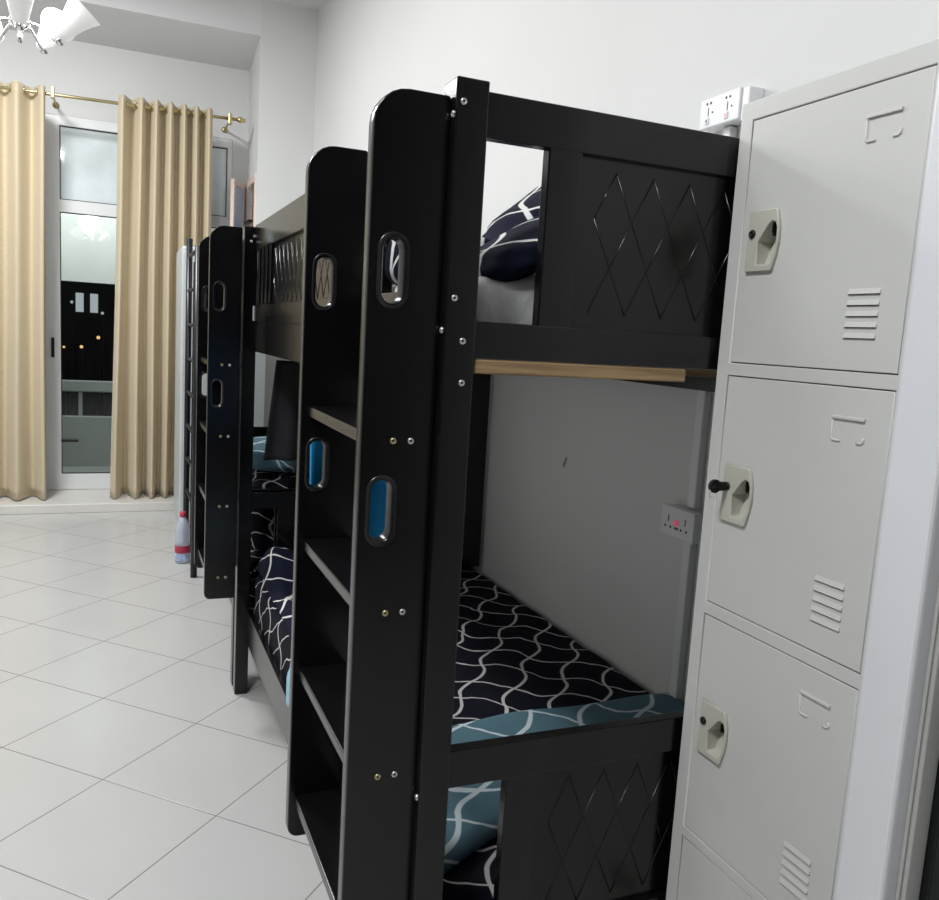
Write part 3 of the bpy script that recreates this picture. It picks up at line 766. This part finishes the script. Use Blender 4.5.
# ------------------------------------------------------------------ chandelier
CX, CY, CZ = -.268, 3.0, 2.195
ch = empty('chandelier', (CX, CY, CZ), 'chrome chandelier with flared frosted glass shades at the upper left', 'chandelier')
MB().lathe([(0, -.055), (.006, -.052), (.008, -.03), (.004, -.022), (.012, -.012), (.022, -.006), (.030, .004), (.030, .014), (.016, .022), (.012, .05), (.02, .07), (.008, .09), (.008, .30)], 20).build('hub', M['chrome'], ch)
MB().tube([(0, 0, .29), (0, 0, ZC - CZ - .03)], .007, 10).build('stem', M['chrome'], ch)
MB().lathe([(.008, ZC - CZ - .06), (.04, ZC - CZ - .05), (.06, ZC - CZ - .02), (.06, ZC - CZ - .0005), (0, ZC - CZ - .0005)], 24).build('ceiling_canopy', M['chrome'], ch)
for k, deg in enumerate((275, 347, 59, 131, 203)):
    a = math.radians(deg); ca, sa = math.cos(a), math.sin(a)
    arm = MB().tube([(ca * r, sa * r, z) for r, z in ((.02, .008), (.05, .002), (.075, -.016), (.095, -.034), (.112, -.040))], .0045, 8)
    arm.lathe([(0, -.008), (.010, -.006), (.014, .004), (.012, .014), (0, .016)], 14, None, Matrix.Translation((ca * .112, sa * .112, -.04)))
    am = arm.build('arm', M['chrome'], ch)
    rot = Matrix.Translation((ca * .094, sa * .094, -.034)) @ Matrix.Rotation(a, 4, 'Z') @ Matrix.Rotation(math.radians(43), 4, 'Y')
    pf = [(.011, .0), (.016, .008), (.024, .03), (.031, .06), (.038, .09), (.046, .115), (.055, .135)]
    sh = MB().lathe(pf + [(r - .003, z) for r, z in pf[::-1]], 24, None, rot)
    tag(sh.build('lamp_shade', M['shade'], ch), 'flared frosted white glass shade')
    MB().lathe([(0, .005), (.010, .01), (.012, .04), (.019, .065), (.017, .085), (0, .096)], 14, None, rot).build('bulb', M['shade'], ch)

# ------------------------------------------------------------------ far end of the row
cb = empty('cupboard', (.372, 5.50, 0), 'pale grey steel cupboard at the end of the bunk row before the curtain', 'cupboard')
MB().box(0, .52, 0, .55, .04, 1.795, .012).build('cabinet_body', M['cabinet'], cb)
MB().box(.004, .258, -.016, -.0005, .08, 1.76, .004).build('door', M['cabinet'], cb)
MB().box(.262, .516, -.016, -.0005, .08, 1.76, .004).build('door', M['cabinet'], cb)
MB().box(.23, .245, -.03, -.016, .85, 1.0, .003).box(.275, .29, -.03, -.016, .85, 1.0, .003).build('handle', M['dark'], cb)
MB().box(.01, .51, .01, .54, 0, .041).build('base', M['cabinet'], cb)
ld = empty('ladder', (.381, 4.50, 0), 'narrow black metal ladder leaning on the farther bunk behind its step boards', 'ladder')
for y in (0, .56):
    lg = MB().tube([(0, y, 0), (0, y, 1.80 if y else 1.72)], .017, 10).build('upright', M['blackmetal'], ld)
for k in range(8):
    z = .37 + k * .190
    MB().tube([(0, 0, z), (0, .56, z)], .010, 8).build('rung', M['blackmetal'], ld)
bt = empty('bottle', (.345, 4.80, 0), 'clear plastic water bottle with red cap on the floor beside the farther bunk', 'bottle')
MB().lathe([(0, .002), (.034, 0), (.040, .008), (.040, .06), (.037, .07), (.040, .08), (.040, .19), (.036, .215), (.018, .255), (.014, .262), (.014, .275)], 24).build('body', M['pet'], bt)
MB().lathe([(.0405, .018), (.0412, .02), (.0412, .085), (.0405, .087)], 24).build('label_sleeve', M['water'], bt)
MB().lathe([(.0414, .060), (.0417, .062), (.0417, .100), (.0414, .102)], 24).build('label_band', M['red'], bt)
MB().lathe([(.0165, .262), (.0168, .288), (.012, .291), (0, .291)], 18).build('cap', M['red'], bt)

# ------------------------------------------------------------------ lights
def area(name, loc, size, power, rot=(0, 0, 0), col=(1, .98, .95), sy=None):
    l = bpy.data.lights.new(name, 'AREA'); l.energy = power; l.size = size; l.color = col
    if sy: l.shape = 'RECTANGLE'; l.size_y = sy
    o = bpy.data.objects.new(name, l); COL.objects.link(o); o.location = loc; o.rotation_euler = rot
    return o
def point(name, loc, power, rad=.08, col=(1, .97, .93)):
    l = bpy.data.lights.new(name, 'POINT'); l.energy = power; l.shadow_soft_size = rad; l.color = col
    o = bpy.data.objects.new(name, l); COL.objects.link(o); o.location = loc
    return o
point('chandelier_light', (CX, CY, CZ + .16), 34, .12, (1, .99, .98))
area('ceiling_fill_light', (-.9, 4.7, ZC - .03), .5, 115, col=(.96, .985, 1))  # added fill without a fixture, brightens the window end
area('ceiling_fill_light', (-1.1, 2.2, ZC - .03), .6, 22, col=(.96, .985, 1))  # added fill without a fixture, weak, over the aisle
area('ceiling_fill_light', (-1.0, .25, ZC - .03), .6, 98, col=(.96, .985, 1))  # added fill without a fixture, brightens the locker front
area('balcony_fill_light', (-.2, 7.3, 2.85), .3, 36, col=(1, 1, 1))  # added fill outside, brightens the balcony seen through the panes
w = bpy.data.worlds.new('night'); S.world = w; w.use_nodes = True
w.node_tree.nodes['Background'].inputs[0].default_value = (.010, .014, .022, 1)
w.node_tree.nodes['Background'].inputs[1].default_value = .6

# ------------------------------------------------------------------ camera
def camera():
    cx, cy = 469.5, 450.
    vy = (116 - cx, 317 - cy); vx = (2443 - cx, 454 - cy)
    f = math.sqrt(-(vy[0] * vx[0] + vy[1] * vx[1]))
    X = Vector((*vx, f)).normalized(); Y = Vector((*vy, f)).normalized(); Z = X.cross(Y)
    if Z.y > 0: Z = -Z
    rt = Vector((X[0], Y[0], Z[0])); dn = Vector((X[1], Y[1], Z[1])); fw = Vector((X[2], Y[2], Z[2]))
    c = bpy.data.cameras.new('camera'); o = bpy.data.objects.new('camera', c); COL.objects.link(o)
    up = -dn; bk = -fw
    o.matrix_world = Matrix(((rt.x, up.x, bk.x, 0), (rt.y, up.y, bk.y, 0), (rt.z, up.z, bk.z, 1.34), (0, 0, 0, 1)))
    c.sensor_width = 36; c.sensor_fit = 'HORIZONTAL'; c.lens = f / 939 * 36; c.clip_start = .02; c.clip_end = 200
    S.camera = o
camera()
S.view_settings.view_transform = 'Standard'; S.view_settings.look = 'None'; S.view_settings.gamma = 1
S.view_settings.exposure = -.15
S.view_settings.use_curve_mapping = False
